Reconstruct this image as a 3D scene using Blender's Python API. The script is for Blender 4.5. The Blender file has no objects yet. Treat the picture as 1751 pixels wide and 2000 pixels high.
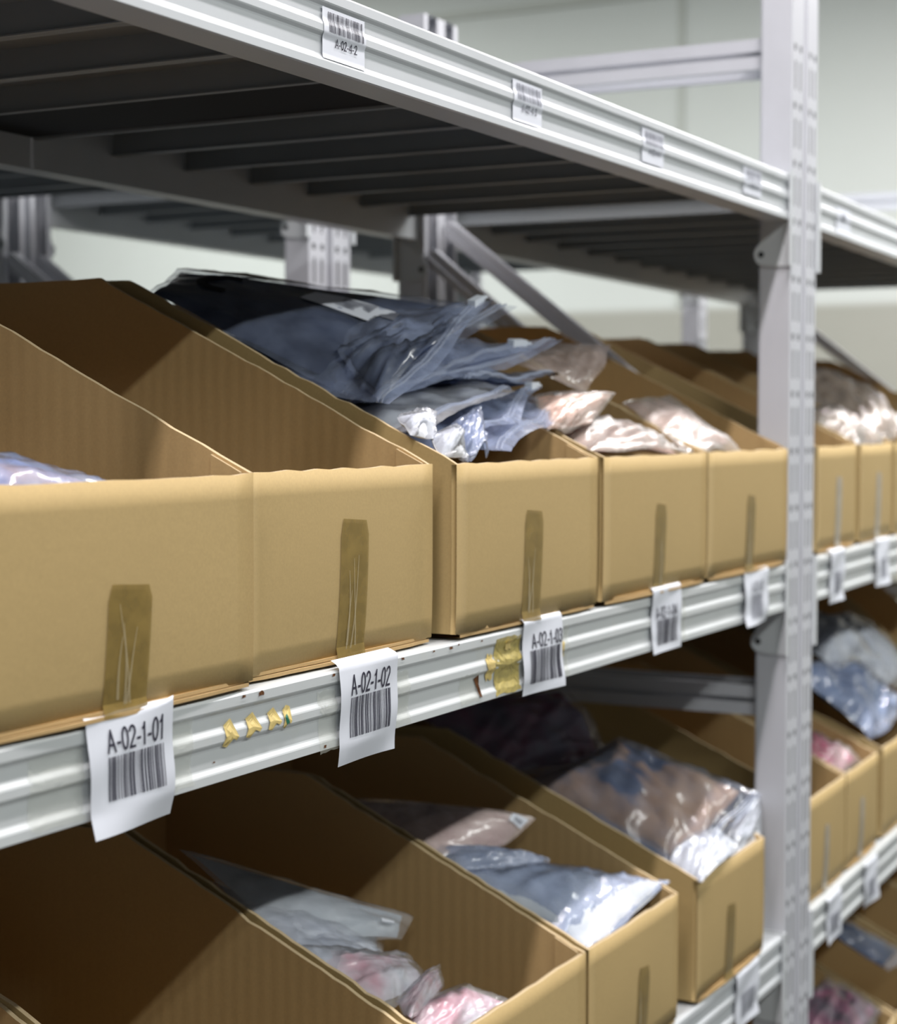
import bpy, bmesh, math, random
from mathutils import Vector, Matrix, noise
random.seed(7)
S = bpy.context.scene
COL = S.collection
R = math.radians

# ------------------------------------------------------------------ camera
cd = bpy.data.cameras.new('camera'); cam = bpy.data.objects.new('camera', cd); COL.objects.link(cam)
cd.sensor_fit = 'HORIZONTAL'; cd.sensor_width = 36.0
cd.lens = 36.0 * 3582 / 1751
cam.location = (0, -0.8, 1.477)
cam.rotation_euler = (R(90 - 2.85), 0, R(27.6 - 90))
cd.clip_start = 0.05
cd.dof.use_dof = True; cd.dof.focus_distance = 1.56; cd.dof.aperture_fstop = 6.6
S.camera = cam

# ------------------------------------------------------------------ world, lights, exposure
w = bpy.data.worlds.new('world'); S.world = w; w.use_nodes = True
bg = w.node_tree.nodes['Background']; bg.inputs[0].default_value = (0.93, 0.97, 1.0, 1); bg.inputs[1].default_value = 0.12
vs = S.view_settings
vs.view_transform = 'Standard'; vs.look = 'None'; vs.gamma = 1.0; vs.use_curve_mapping = False
vs.exposure = -0.06

def strip(x, y, z, power, ln=1.2, wd=0.07, col=(1.0, 0.98, 0.95)):
    l = bpy.data.lights.new('tube_or_fill_lamp', 'AREA'); l.shape = 'RECTANGLE'
    l.size = ln; l.size_y = wd; l.energy = power; l.color = col
    o = bpy.data.objects.new('tube_or_fill_lamp', l); COL.objects.link(o); o.location = (x, y, z)
    return o
for x in (-1.7, 0.1, 1.9, 3.7, 5.5):
    strip(x, -0.36, 3.05, 32.0, col=(1.0, 0.93, 0.93))
for x in (-2.6, -0.8, 1.0, 2.8, 4.6):
    strip(x, -2.2, 3.35, 38.0, col=(0.98, 1.0, 0.97))
for x, y in ((3.9, 3.6), (5.1, 3.6), (4.4, 1.6), (4.4, -0.4)):  # fill strips added to brighten the end and back walls, not known fixtures
    strip(x, y, 3.35, 48.0, col=(0.97, 1.0, 0.98))

# ------------------------------------------------------------------ materials
def newmat(name):
    m = bpy.data.materials.new(name); m.use_nodes = True
    nt = m.node_tree; b = nt.nodes['Principled BSDF']
    return m, nt, b
def N(nt, t, **k):
    n = nt.nodes.new(t)
    for a, v in k.items(): setattr(n, a, v)
    return n
def ramp(nt, fac, stops):
    r = N(nt, 'ShaderNodeValToRGB'); e = r.color_ramp.elements
    while len(e) < len(stops): e.new(0.5)
    for i, (p, c) in enumerate(stops): e[i].position = p; e[i].color = (*c, 1)
    nt.links.new(fac, r.inputs[0]); return r.outputs[0]
def noisetex(nt, scale, detail=4, vec=None, stretch=None):
    tc = N(nt, 'ShaderNodeTexCoord'); src = tc.outputs['Object']
    if stretch:
        mp = N(nt, 'ShaderNodeMapping'); mp.inputs['Scale'].default_value = stretch
        nt.links.new(src, mp.inputs[0]); src = mp.outputs[0]
    n = N(nt, 'ShaderNodeTexNoise'); n.inputs['Scale'].default_value = scale; n.inputs['Detail'].default_value = detail
    nt.links.new(src, n.inputs['Vector']); return n.outputs[0]
def bump(nt, b, h, strength, dist=0.001):
    bp = N(nt, 'ShaderNodeBump'); bp.inputs['Strength'].default_value = strength; bp.inputs['Distance'].default_value = dist
    nt.links.new(h, bp.inputs['Height']); nt.links.new(bp.outputs[0], b.inputs['Normal'])
def mixc(nt, fac, a, b_):
    m = N(nt, 'ShaderNodeMix', data_type='RGBA')
    if isinstance(fac, float): m.inputs[0].default_value = fac
    else: nt.links.new(fac, m.inputs[0])
    for i, v in ((6, a), (7, b_)):
        if isinstance(v, tuple): m.inputs[i].default_value = (*v, 1)
        else: nt.links.new(v, m.inputs[i])
    return m.outputs[2]

def mat_metal(name, c, rough=0.38, worn=False):
    m, nt, b = newmat(name)
    n = noisetex(nt, 9, 5)
    col = ramp(nt, n, [(0.3, tuple(v * 0.93 for v in c)), (0.7, c)])
    if worn:
        n2 = noisetex(nt, 38, 8, stretch=(0.5, 1, 1.6))
        f = ramp(nt, n2, [(0.715, (0, 0, 0)), (0.735, (1, 1, 1))])
        col = mixc(nt, f, col, (0.12, 0.055, 0.03))
        n3 = noisetex(nt, 14, 3)
        f3 = ramp(nt, n3, [(0.60, (0, 0, 0)), (0.8, (0.3, 0.3, 0.3))])
        col = mixc(nt, f3, col, (0.50, 0.46, 0.32))
    nt.links.new(col, b.inputs['Base Color'])
    b.inputs['Roughness'].default_value = rough; b.inputs['Metallic'].default_value = 0.0
    b.inputs['Specular IOR Level'].default_value = 0.5
    bump(nt, b, noisetex(nt, 60, 2), 0.05, 0.001)
    return m
M = {}
M['beam'] = mat_metal('beam_paint', (0.56, 0.59, 0.615), 0.33)
M['beam_worn'] = mat_metal('beam_paint_worn', (0.56, 0.59, 0.60), 0.33, True)
M['post'] = mat_metal('post_paint', (0.55, 0.565, 0.61), 0.42)
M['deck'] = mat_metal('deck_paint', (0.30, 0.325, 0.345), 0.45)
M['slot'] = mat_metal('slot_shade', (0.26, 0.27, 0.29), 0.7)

def mat_card(name, c, inner=False, flute='Y'):
    m, nt, b = newmat(name)
    a = noisetex(nt, 3.2, 3)
    f = noisetex(nt, 420, 3)
    c1 = ramp(nt, a, [(0.3, tuple(v * 0.92 for v in c)), (0.7, tuple(v * 1.04 for v in c))])
    c2 = mixc(nt, f, c1, tuple(v * 0.80 for v in c))
    nt.links.new(c2, b.inputs['Base Color'])
    b.inputs['Roughness'].default_value = 0.75; b.inputs['Specular IOR Level'].default_value = 0.25
    tc = N(nt, 'ShaderNodeTexCoord')
    wv = N(nt, 'ShaderNodeTexWave', bands_direction=flute)
    wv.inputs['Scale'].default_value = 20.5 if flute == 'Y' else 40.0; wv.inputs['Distortion'].default_value = 0.6
    wv.inputs['Detail'].default_value = 1.0
    nt.links.new(tc.outputs['Object'], wv.inputs['Vector'])
    mx = N(nt, 'ShaderNodeMath', operation='MULTIPLY_ADD')
    nt.links.new(wv.outputs['Fac'], mx.inputs[0]); mx.inputs[1].default_value = 1.0 if inner else 0.15
    nt.links.new(noisetex(nt, 90, 3), mx.inputs[2])
    bump(nt, b, mx.outputs[0], 0.24 if inner else 0.18, 0.0008)
    return m
KR = (0.475, 0.345, 0.155)
M['card'] = mat_card('cardboard_outer', KR)
M['card_in'] = mat_card('cardboard_inner', (0.52, 0.355, 0.165), True)
M['card_edge'] = mat_card('cardboard_cut_edge', (0.58, 0.45, 0.27))

def mat_plain(name, c, rough=0.5, spec=0.5, alpha=1.0, nscale=None, namp=0.85, bumpv=0):
    m, nt, b = newmat(name)
    if nscale:
        n = noisetex(nt, nscale, 4)
        nt.links.new(ramp(nt, n, [(0.3, tuple(v * namp for v in c)), (0.7, c)]), b.inputs['Base Color'])
        if bumpv: bump(nt, b, n, bumpv, 0.002)
    else: b.inputs['Base Color'].default_value = (*c, 1)
    b.inputs['Roughness'].default_value = rough; b.inputs['Specular IOR Level'].default_value = spec
    b.inputs['Alpha'].default_value = alpha
    return m
M['tape'] = mat_plain('brown_tape', (0.29, 0.20, 0.055), 0.22, 0.5, 0.75, 60, 0.7, 0.15)
M['tape_gloss'] = mat_plain('tape_crease', (0.55, 0.47, 0.30), 0.15, 0.8, 0.4)
M['tape_clear'] = mat_plain('clear_tape', (0.50, 0.46, 0.38), 0.25, 0.6, 0.7, 50, 0.8, 0.2)
M['tape_film'] = mat_plain('clear_tape_film', (0.66, 0.68, 0.60), 0.2, 0.5, 0.22)
M['masking'] = mat_plain('masking_tape', (0.66, 0.52, 0.20), 0.6, 0.3, 1, 90, 0.7, 0.3)
M['masking_thin'] = mat_plain('masking_tape_stained', (0.58, 0.47, 0.14), 0.45, 0.4, 0.82, 120, 0.6, 0.3)
M['rust'] = mat_plain('rust', (0.16, 0.07, 0.03), 0.9, 0.1, 1, 300, 0.5, 0.3)
M['paper'] = mat_plain('label_paper', (0.68, 0.71, 0.78), 0.45, 0.4, 1, 30, 0.97)
M['ink'] = mat_plain('label_ink', (0.035, 0.035, 0.055), 0.5, 0.3)
M['ink_soft'] = mat_plain('label_ink_faded', (0.20, 0.21, 0.25), 0.6, 0.3)
M['green_ink'] = mat_plain('green_marker', (0.02, 0.14, 0.09), 0.5, 0.3)
M['hole'] = mat_plain('bolt_hole', (0.02, 0.02, 0.02), 0.8, 0.1)
M['dark_fill'] = mat_plain('dark_fill', (0.02, 0.02, 0.022), 0.7, 0.2)

# ------------------------------------------------------------------ helpers
def tag(o, label=None, cat=None, group=None, kind=None):
    if label: o['label'] = label
    if cat: o['category'] = cat
    if group: o['group'] = group
    if kind: o['kind'] = kind
    return o
def empty(name, loc=(0, 0, 0), rz=0.0, label=None, cat=None, group=None):
    o = bpy.data.objects.new(name, None); COL.objects.link(o); o.empty_display_size = 0.05
    o.location = loc; o.rotation_euler = (0, 0, rz)
    return tag(o, label, cat, group)
def mesh(name, verts, faces, mats, parent=None, midx=None, smooth=False):
    me = bpy.data.meshes.new(name); me.from_pydata([tuple(v) for v in verts], [], faces)
    for m in (mats if isinstance(mats, (list, tuple)) else [mats]): me.materials.append(m)
    if midx: me.polygons.foreach_set('material_index', midx)
    if smooth: me.polygons.foreach_set('use_smooth', [True] * len(faces))
    me.update()
    o = bpy.data.objects.new(name, me); COL.objects.link(o)
    if parent: o.parent = parent
    return o
def fixn(o):
    bm = bmesh.new(); bm.from_mesh(o.data); bmesh.ops.recalc_face_normals(bm, faces=bm.faces); bm.to_mesh(o.data); bm.free(); return o
class MB:
    def __init__(s): s.v = []; s.f = []; s.m = []
    def add(s, vs_, fs, mi=0):
        n = len(s.v); s.v += [tuple(v) for v in vs_]; s.f += [tuple(i + n for i in f) for f in fs]; s.m += [mi] * len(fs)
    def box(s, a, b, mi=0):
        x0, y0, z0 = a; x1, y1, z1 = b
        s.add([(x0,y0,z0),(x1,y0,z0),(x1,y1,z0),(x0,y1,z0),(x0,y0,z1),(x1,y0,z1),(x1,y1,z1),(x0,y1,z1)],
              [(3,2,1,0),(4,5,6,7),(0,1,5,4),(1,2,6,5),(2,3,7,6),(3,0,4,7)], mi)
    def extr(s, prof, axis, a, b, mi=0, cap=True, closed=True):
        # prof: list of 2D pts; axis 'x': (y,z); 'y': (x,z); 'z': (x,y)
        def P(p, t):
            return {'x': (t, p[0], p[1]), 'y': (p[0], t, p[1]), 'z': (p[0], p[1], t)}[axis]
        n = len(prof); vs_ = [P(p, a) for p in prof] + [P(p, b) for p in prof]
        rng = n if closed else n - 1
        fs = [(i, (i + 1) % n, n + (i + 1) % n, n + i) for i in range(rng)]
        if cap and closed: fs += [tuple(range(n))[::-1], tuple(range(n, 2 * n))]
        s.add(vs_, fs, mi)
    def bar(s, p, q, wd, th, side=Vector((1, 0, 0)), mi=0):
        p, q = Vector(p), Vector(q); d = (q - p).normalized(); a = side.normalized(); b = d.cross(a).normalized()
        vs_ = [r + a * sx * th / 2 + b * sy * wd / 2 for r in (p, q) for sx, sy in ((-1,-1),(1,-1),(1,1),(-1,1))]
        s.add(vs_, [(0,1,2,3),(7,6,5,4),(0,4,5,1),(1,5,6,2),(2,6,7,3),(3,7,4,0)], mi)
    def build(s, name, mats, parent=None, smooth=False, fix=True):
        o = mesh(name, s.v, s.f, mats, parent, s.m, smooth)
        return fixn(o) if fix else o

# ------------------------------------------------------------------ setting
def wallmat(name, lo, hi, z0, z1):
    m, nt, b = newmat(name)
    g = N(nt, 'ShaderNodeNewGeometry'); sp = N(nt, 'ShaderNodeSeparateXYZ'); nt.links.new(g.outputs['Position'], sp.inputs[0])
    mr = N(nt, 'ShaderNodeMapRange'); mr.inputs[1].default_value = z0; mr.inputs[2].default_value = z1
    nt.links.new(sp.outputs[2], mr.inputs[0])
    c = mixc(nt, mr.outputs[0], lo, hi)
    n = noisetex(nt, 1.2, 4); c = mixc(nt, ramp(nt, n, [(0.35, (0, 0, 0)), (0.8, (0.25, 0.25, 0.25))]), c, (0.50, 0.50, 0.46))
    nt.links.new(c, b.inputs['Base Color']); b.inputs['Roughness'].default_value = 0.6
    return m
mb = MB(); mb.box((-5, -4.5, -0.1), (6.9, 6.3, 0)); fl = mb.build('floor', mat_plain('concrete_floor', (0.10, 0.10, 0.095), 0.6, 0.4, 1, 2, 0.8)); tag(fl, kind='structure')
mb = MB(); mb.box((-5, -4.5, 3.9), (6.9, 6.3, 4.0)); tag(mb.build('ceiling', mat_plain('ceiling_paint', (0.6, 0.61, 0.6), 0.8)), kind='structure')
wm = wallmat('end_wall_paint', (0.37, 0.365, 0.32), (0.66, 0.69, 0.665), 1.885, 1.915)
mb = MB(); mb.box((6.6, -4.5, 0), (6.75, 6.3, 3.9)); tag(mb.build('wall_end', wm), kind='structure')
mb = MB(); mb.box((-5, 6.1, 0), (6.6, 6.25, 3.9)); tag(mb.build('wall_back', wm), kind='structure')
tr = mat_plain('wall_trim', (0.52, 0.54, 0.50), 0.6)
mb = MB(); mb.box((6.585, -4.5, 3.08), (6.6, 6.1, 3.11)); tag(mb.build('trim_1', tr), kind='structure')
for i, y in enumerate((-1.3, 0.2, 1.66, 3.2, 4.7)):
    mb = MB(); mb.box((6.590, y - 0.012, 1.915), (6.6, y + 0.012, 3.08)); tag(mb.build('trim_%d' % (i + 2), tr), kind='structure')

# ------------------------------------------------------------------ racks
BH = 0.0665
BP = [(0.0, 1.0), (0.0, 0.885), (0.0005, 0.865), (0.0025, 0.825), (0.0028, 0.80), (0.0028, 0.665), (0.0024, 0.645), (0.0004, 0.60), (0.0, 0.58), (0.0, 0.49), (0.0005, 0.47), (0.0025, 0.43), (0.0028, 0.405), (0.0028, 0.20), (0.0024, 0.18), (0.0004, 0.135), (0.0, 0.115), (0.0, 0.015)]
def beam_obj(x0, x1, z, parent, rear=False, y=0.0, D=0.65, m='beam'):
    prof = [(0.007, BH)] + [(0.0015, BH - 0.001)] + [(p, q * BH * 0.955) for p, q in BP] + [(0.002, 0.0), (0.036, 0.0), (0.036, BH), (0.03, BH)]
    if rear: prof = [(D - p, q) for p, q in prof]
    else: prof = [(y + p, q) for p, q in prof]
    mb = MB(); mb.extr([(p, q + z) for p, q in prof], 'x', x0, x1)
    return mb.build('beam', M[m], parent)
_post = {}
def post_mesh(H):
    if H in _post: return _post[H]
    W, Dp = 0.0575, 0.047
    mb = MB()
    xs = [0, 0.010, 0.0135, 0.0205, 0.0265, 0.031, 0.037, 0.044, 0.0475, W]
    pitch = 0.0838
    zs = [0]; z = 0.03; cells = []
    k = 0
    while z + pitch < H:
        cells += [(z, z + 0.042, 'long'), (z + 0.056, z + 0.066, 'short')]; zs += [z, z + 0.042, z + 0.056, z + 0.066]; z += pitch
    zs.append(H)
    def typ(za, zb):
        for a, b, t in cells:
            if abs(a - za) < 1e-5 and abs(b - zb) < 1e-5: return t
    ys = 0.0
    for zi in range(len(zs) - 1):
        za, zb = zs[zi], zs[zi + 1]; t = typ(za, zb)
        for xi in range(len(xs) - 1):
            hole = (t == 'long' and xi in (2, 6)) or (t == 'short' and xi in (1, 2, 6, 7))
            xa, xb = xs[xi], xs[xi + 1]
            if not hole: mb.add([(xa, 0, za), (xb, 0, za), (xb, 0, zb), (xa, 0, zb)], [(0, 1, 2, 3)])
            else:
                mb.add([(xa, 0, za), (xb, 0, za), (xb, 0, zb), (xa, 0, zb), (xa, .004, za), (xb, .004, za), (xb, .004, zb), (xa, .004, zb)],
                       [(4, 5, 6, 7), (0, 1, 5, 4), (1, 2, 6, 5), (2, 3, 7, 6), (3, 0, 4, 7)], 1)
    mb.add([(0, 0, 0), (0, Dp, 0), (0, Dp, H), (0, 0, H)], [(0, 1, 2, 3)])
    mb.add([(W, 0, 0), (W, Dp, 0), (W, Dp, H), (W, 0, H)], [(0, 1, 2, 3)])
    mb.box((0, Dp - .002, 0), (0.012, Dp, H)); mb.box((W - .012, Dp - .002, 0), (W, Dp, H))
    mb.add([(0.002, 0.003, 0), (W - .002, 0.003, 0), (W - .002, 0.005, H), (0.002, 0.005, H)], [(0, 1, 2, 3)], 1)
    mb.add([(0, 0, H), (W, 0, H), (W, Dp, H), (0, Dp, H)], [(0, 1, 2, 3)])
    me = mb.build('post', [M['post'], M['slot']], None, fix=False)
    d = me.data; bpy.data.objects.remove(me); _post[H] = d; return d
def connector(x, z, parent, right, y=0.0, rear=False, D=0.65):
    """L plate at a beam end: side lobe on the post plus front lip; right=True is the right-hand end of a bay."""
    s = -1 if right else 1
    fy = (lambda v: D - v) if rear else (lambda v: y + v)
    mb = MB()
    # side plate outline in (Y,z): hangs below the beam with a rounded lobe
    pts = [(-0.002, BH + 0.004), (0.040, BH + 0.004), (0.040, -0.004)]
    for a in range(0, 10):
        t = R(62 - a * 17)
        pts.append((0.040 + 0.014 * math.cos(t), -0.048 + 0.016 * math.sin(t)))
    pts += [(0.030, -0.066), (-0.002, -0.066)]
    pts = [(fy(p), q + z) for p, q in pts]
    mb.extr(pts, 'x', x, x + s * 0.003)
    a, b = sorted((x, x + s * 0.013)); c, d = sorted((fy(-0.004), fy(-0.001)))
    mb.box((a, c, z - 0.066), (b, d, z + BH + 0.004))
    o = mb.build('connector', M['beam'], parent)
    m2 = MB(); cy, cz = fy(0.043), z - 0.048
    n = 10; ring = [(cy + 0.0045 * math.cos(2 * math.pi * i / n), cz + 0.0045 * math.sin(2 * math.pi * i / n)) for i in range(n)]
    m2.extr(ring, 'x', x + s * 0.0031, x + s * 0.0036); m2.build('bolt_hole', M['hole'], o)
    return o
_panel = {}
def panel_mesh(w_, y0, y1, kind='tray'):
    key = (round(w_, 4), y0, y1, kind)
    if key in _panel: return _panel[key]
    mb = MB(); t = 0.0012; h = 0.030; lip = 0.007
    pr = [(0, 0), (w_, 0), (w_, -h), (w_ - lip, -h), (w_ - lip, -h + t), (w_ - t, -h + t), (w_ - t, -t), (t, -t), (t, -h + t), (lip, -h + t), (lip, -h), (0, -h)]
    mb.extr(pr, 'y', y0, y1)
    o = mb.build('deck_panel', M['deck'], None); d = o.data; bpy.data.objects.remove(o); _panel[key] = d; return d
def strip_mesh(w_, D):
    key = (round(w_, 4), D)
    if key not in _panel:
        mb = MB(); mb.box((0, .0365, -.003), (w_, D - .0365, 0)); o = mb.build('deck_panel', M['deck']); _panel[key] = o.data; bpy.data.objects.remove(o)
    return _panel[key]
def channel(p, q, parent, wd=0.034, side=1):
    p, q = Vector(p), Vector(q); mb = MB(); X = Vector((1, 0, 0))
    d = (q - p).normalized(); b = d.cross(X).normalized()
    for s in (-1, 1):
        off = b * (wd * .29) * s + X * (-0.018)
        mb.bar(p + off, q + off, wd * .42, 0.003, X)
    mb.bar(p, q, wd * .9, 0.012, X)
    return mb.build('brace', M['post'], parent)
def rack(loc, rz, L, D, levels, label, group=None, H=2.125, skip=(), worn=(), pstart=0.073, pitch=0.15, braces=True, diag=(1.775, 1.335)):
    root = empty('shelving_rack', loc, rz, label, 'shelving', group)
    for x in (0, L - 0.0575):
        for rear in (0, 1):
            if rear:
                o = bpy.data.objects.new('post', post_mesh(H)); COL.objects.link(o); o.parent = root
                o.rotation_euler = (0, 0, math.pi); o.location = (x + 0.0575, D, 0)
            else:
                o = bpy.data.objects.new('post', post_mesh(H)); COL.objects.link(o); o.parent = root; o.location = (x, 0, 0)
    for z in levels:
        m = 'beam_worn' if z in worn else 'beam'
        beam_obj(0.061, L - 0.061, z, root, m=m)
        beam_obj(0.061, L - 0.061, z, root, rear=True, D=D, m=m)
        connector(0.0577, z, root, False); connector(L - 0.0577, z, root, True)
        connector(0.0577, z, root, False, rear=True, D=D); connector(L - 0.0577, z, root, True, rear=True, D=D)
        for xa, xb in ((0.0585, pstart), (pstart + pitch * int((L - 0.058 - pstart) / pitch), L - 0.0585)):
            if xb - xa > .012:
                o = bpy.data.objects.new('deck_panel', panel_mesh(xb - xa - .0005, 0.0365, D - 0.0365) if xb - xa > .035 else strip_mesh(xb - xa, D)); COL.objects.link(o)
                o.parent = root; o.location = (xa, 0, z + BH - 0.003)
        x = pstart; i = 0
        while x + pitch <= L - 0.058:
            if (z, i) not in skip:
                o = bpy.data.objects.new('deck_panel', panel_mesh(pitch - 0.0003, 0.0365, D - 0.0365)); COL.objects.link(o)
                o.parent = root; o.location = (x, 0, z + BH - 0.003)
            x += pitch; i += 1
    if braces:
        for x in (0.029, L - 0.029):
            y0, y1 = 0.0475, D - 0.0475
            channel((x, y0, 2.012), (x, y1, 2.012), root, 0.044)
            channel((x, y0, 1.062), (x, y1, 1.062), root, 0.044)
            channel((x, y1, diag[0]), (x, y0, diag[1]), root, 0.026)
            pass
    return root
ZT, ZM, ZL, ZB = 1.767, 1.200, 0.652, 0.12
lev = (ZT, ZM, ZL, ZB)
RX2, RZ2 = 2.6755, R(1.55)
rack((0.79, 0, 0), 0, 1.8675, 0.65, lev, 'near bay of the light grey steel shelving, left of the double perforated post', skip={(ZT, 4)}, worn=(ZM,), pstart=0.13, diag=(1.743, 1.292))
rack((RX2, 0, 0), RZ2, 1.87, 0.65, lev, 'far bay of the light grey steel shelving, beyond and right of the double post', worn=(ZM, ZL), diag=(1.794, 1.359))
ZBk = (1.846, 1.25, 0.66, 0.12)
rack((0.79, 0.82, 0), 0, 1.8675, 0.70, ZBk, 'light grey steel shelving standing behind the near bay, seen at the left through the rack')
rack((RX2, 0.82, 0), 0, 1.87, 0.70, ZBk, 'light grey steel shelving standing behind the far bay, its deck underside seen through the rack')

mb = MB(); mb.box((1.523, 0.0375, ZT + 0.036), (1.667, 0.6125, ZT + BH + 0.010))  # black slab added to block light so the open deck gap looks dark
tag(mb.build('dark_fill', M['dark_fill']), 'added dark filler keeping the gap of a missing deck panel black under the top shelf', 'board')

# ------------------------------------------------------------------ cardboard bins
T = 0.0055
def jit(n, a): return [random.uniform(-a, a) for _ in range(n)]
def plate(name, outline, axis, a, b, parent, mats=('card', 'card_in'), flip=False):
    """flat board: outline polygon extruded between a (outer side) and b (inner side)."""
    n = len(outline)
    def P(p, t): return {'x': (t, p[0], p[1]), 'y': (p[0], t, p[1]), 'z': (p[0], p[1], t)}[axis]
    vs_ = [P(p, a) for p in outline] + [P(p, b) for p in outline]
    fs = [tuple(range(n)), tuple(range(n, 2 * n))[::-1]] + [(i, (i + 1) % n, n + (i + 1) % n, n + i) for i in range(n)]
    o = mesh(name, vs_, fs, [M[mats[0]], M[mats[1]], M['card_edge']], parent, [0, 1] + [2] * n)
    return fixn(o)
def bin_(x0, x1, y0, z, label, hf=0.163, hb=0.350, ys=0.385, D=0.575, rz=0.0, tape=None, pivot=None, group='slanted cardboard bins', bay2=False):
    W = x1 - x0
    root = empty('cardboard_bin', (x0, y0, z), rz, label, 'box', group)
    if bay2:
        p = Matrix.Rotation(RZ2, 3, 'Z') @ Vector((x0 - RX2, y0, 0)); root.location = (RX2 + p.x, p.y, z); root.rotation_euler = (0, 0, RZ2 + rz)
    # side panels with slanted, slightly ragged cut edge
    for k, (a, b) in enumerate(((.0007, T), (W - .0007, W - T))):
        n = 26; top = [(ys * i / n, hf + (hb - hf) * i / n) for i in range(n + 1)]
        top = [(p[0], p[1] + random.uniform(-.0009, .0009) - (0.002 if random.random() < .07 else 0)) for p in top]
        top += [(ys + (D - ys) * i / 6, hb + random.uniform(-.001, .001)) for i in range(1, 7)]
        plate('side_panel', [(.001, 0)] + top[:1] + top[1:] + [(D, 0)], 'x', a, b, root)
    # front panel: thin bowed board
    nx, nz = 14, 8; vs_ = []; fs = []; mi = []
    bow = random.uniform(0.001, 0.003)
    rag = [random.uniform(-.0012, .0008) for _ in range(nx + 1)]
    def fy(u, v): return -bow * math.sin(math.pi * u) * math.sin(math.pi * min(1, v * 0.9 + 0.05)) + 0.0015 * (1 - v) ** 6
    for side in (0, 1):
        for j in range(nz + 1):
            for i in range(nx + 1):
                u, v = i / nx, j / nz
                zz = hf * v + (rag[i] if j == nz else 0)
                vs_.append((W * u, fy(u, v) + side * T - 0.0005, zz))
    A = (nx + 1) * (nz + 1)
    for j in range(nz):
        for i in range(nx):
            q = j * (nx + 1) + i
            fs.append((q, q + 1, q + nx + 2, q + nx + 1)); mi.append(0)
            fs.append((A + q, A + q + nx + 1, A + q + nx + 2, A + q + 1)); mi.append(1)
    for i in range(nx):
        q = nz * (nx + 1) + i; fs.append((q, q + 1, A + q + 1, A + q)); mi.append(2)
        fs.append((i + 1, i, A + i, A + i + 1)); mi.append(2)
    for j in range(nz):
        q = j * (nx + 1); fs.append((q + nx + 1, q, A + q, A + q + nx + 1)); mi.append(0)
        q += nx; fs.append((q, q + nx + 1, A + q + nx + 1, A + q)); mi.append(0)
    mesh('front_panel', vs_, fs, [M['card'], M['card_in'], M['card_edge']], root, mi, True)
    plate('back_panel', [(T, 0), (W - T, 0), (W - T, hb - .002), (T, hb - .002)], 'y', D, D - T, root)
    # glued corner flaps inside the front corners
    for a, b in ((T, T + .003), (W - T, W - T - .003)):
        plate('corner_flap', [(T + .001, .004), (0.034, .004), (0.034, hf + 0.0145), (T + .001, hf + .001)], 'x', a, b, root, ('card_in', 'card_in'))
    fa = random.choice((.0012, .002, .0048))
    # base and folded bottom flaps that sag and peep out below the front
    mb = MB(); mb.box((T, T, 0.003), (W - T, D - T, 0.003 + T)); mb.build('base', M['card_in'], root)
    mb = MB(); n = 16
    for lay, (dz, c0, c1) in enumerate(((0.0, 0.03, 0.985), (0.0035, 0.02, 0.97))):
        pts = []
        for i in range(n + 1):
            u = c0 + (c1 - c0) * i / n
            pts.append((W * u, 0.0016 - fa * math.sin(math.pi * i / n) ** 0.7 * (1 - lay * .5) + random.uniform(-.0006, .0006)))
        for i in range(n):
            (xa, ya), (xb, yb) = pts[i], pts[i + 1]
            za = -0.0042 + dz
            mb.add([(xa, ya, za), (xb, yb, za), (xb, 0.15, za), (xa, 0.15, za), (xa, ya, za + .0028), (xb, yb, za + .0028), (xb, .15, za + .0028), (xa, .15, za + .0028)],
                   [(3,2,1,0),(4,5,6,7),(0,1,5,4)], 0)
    mb.build('bottom_flap', M['card_in'], root)
    if tape:
        u, wt, ht, kind = tape
        mb = MB(); n = 10; cx = W * u
        tl = [random.uniform(-.002, .002) for _ in range(n + 1)]
        for j in range(n):
            va, vb = j / n, (j + 1) / n
            za, zb = ht * va - 0.003, ht * vb - 0.003
            lean = 0.006 * (va), 0.006 * (vb)
            ya, yb = fy(u, za / hf) - .0012, fy(u, zb / hf) - .0012
            ysd = -0.0015 if j else -0.0032
            mb.add([(cx - wt / 2 + lean[0], min(ya, ysd) if j == 0 else ya, za), (cx + wt / 2 + lean[0], min(ya, ysd) if j == 0 else ya, za),
                    (cx + wt / 2 + lean[1] - (0.004 if j == n - 1 else 0), yb, zb), (cx - wt / 2 + lean[1] + (0.004 if j == n - 1 else 0), yb, zb + (0.003 if j == n - 1 else 0))], [(0, 1, 2, 3)])
        tp = mb.build('tape_strip', M[kind], root, fix=False)
        if kind == 'tape':
            mb = MB()
            for k in range(4):
                x = cx + random.uniform(-.18, .18) * wt; l0 = random.uniform(0, .1) * ht; l1 = ht * random.uniform(.45, .85); dx = random.uniform(-.25, .3) * wt
                w0 = random.uniform(.0006, .0014)
                segs = 6
                for q in range(segs):
                    a, b = q / segs, (q + 1) / segs
                    za, zb = l0 + (l1 - l0) * a, l0 + (l1 - l0) * b
                    xa, xb = x + dx * a + .002 * math.sin(3 * a + k), x + dx * b + .002 * math.sin(3 * b + k)
                    ww = w0 * (1 - a) + .0004; wb = w0 * (1 - b) + .0004
                    mb.add([(xa - ww, fy(u, za / hf) - .0019, za), (xa + ww, fy(u, za / hf) - .0019, za), (xb + wb, fy(u, zb / hf) - .0019, zb), (xb - wb, fy(u, zb / hf) - .0019, zb)], [(0, 1, 2, 3)])
            c = mb.build('tape_crease', M['tape_gloss'], tp, fix=False)
    return root
ZD = ZM + BH + 0.0065       # box base on the middle deck
ZD2 = ZL + BH + 0.0065
ZD3 = ZB + BH + 0.0065
g1 = 'cardboard bins on the middle shelf'; g2 = 'cardboard bins on the lower shelf'
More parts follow.
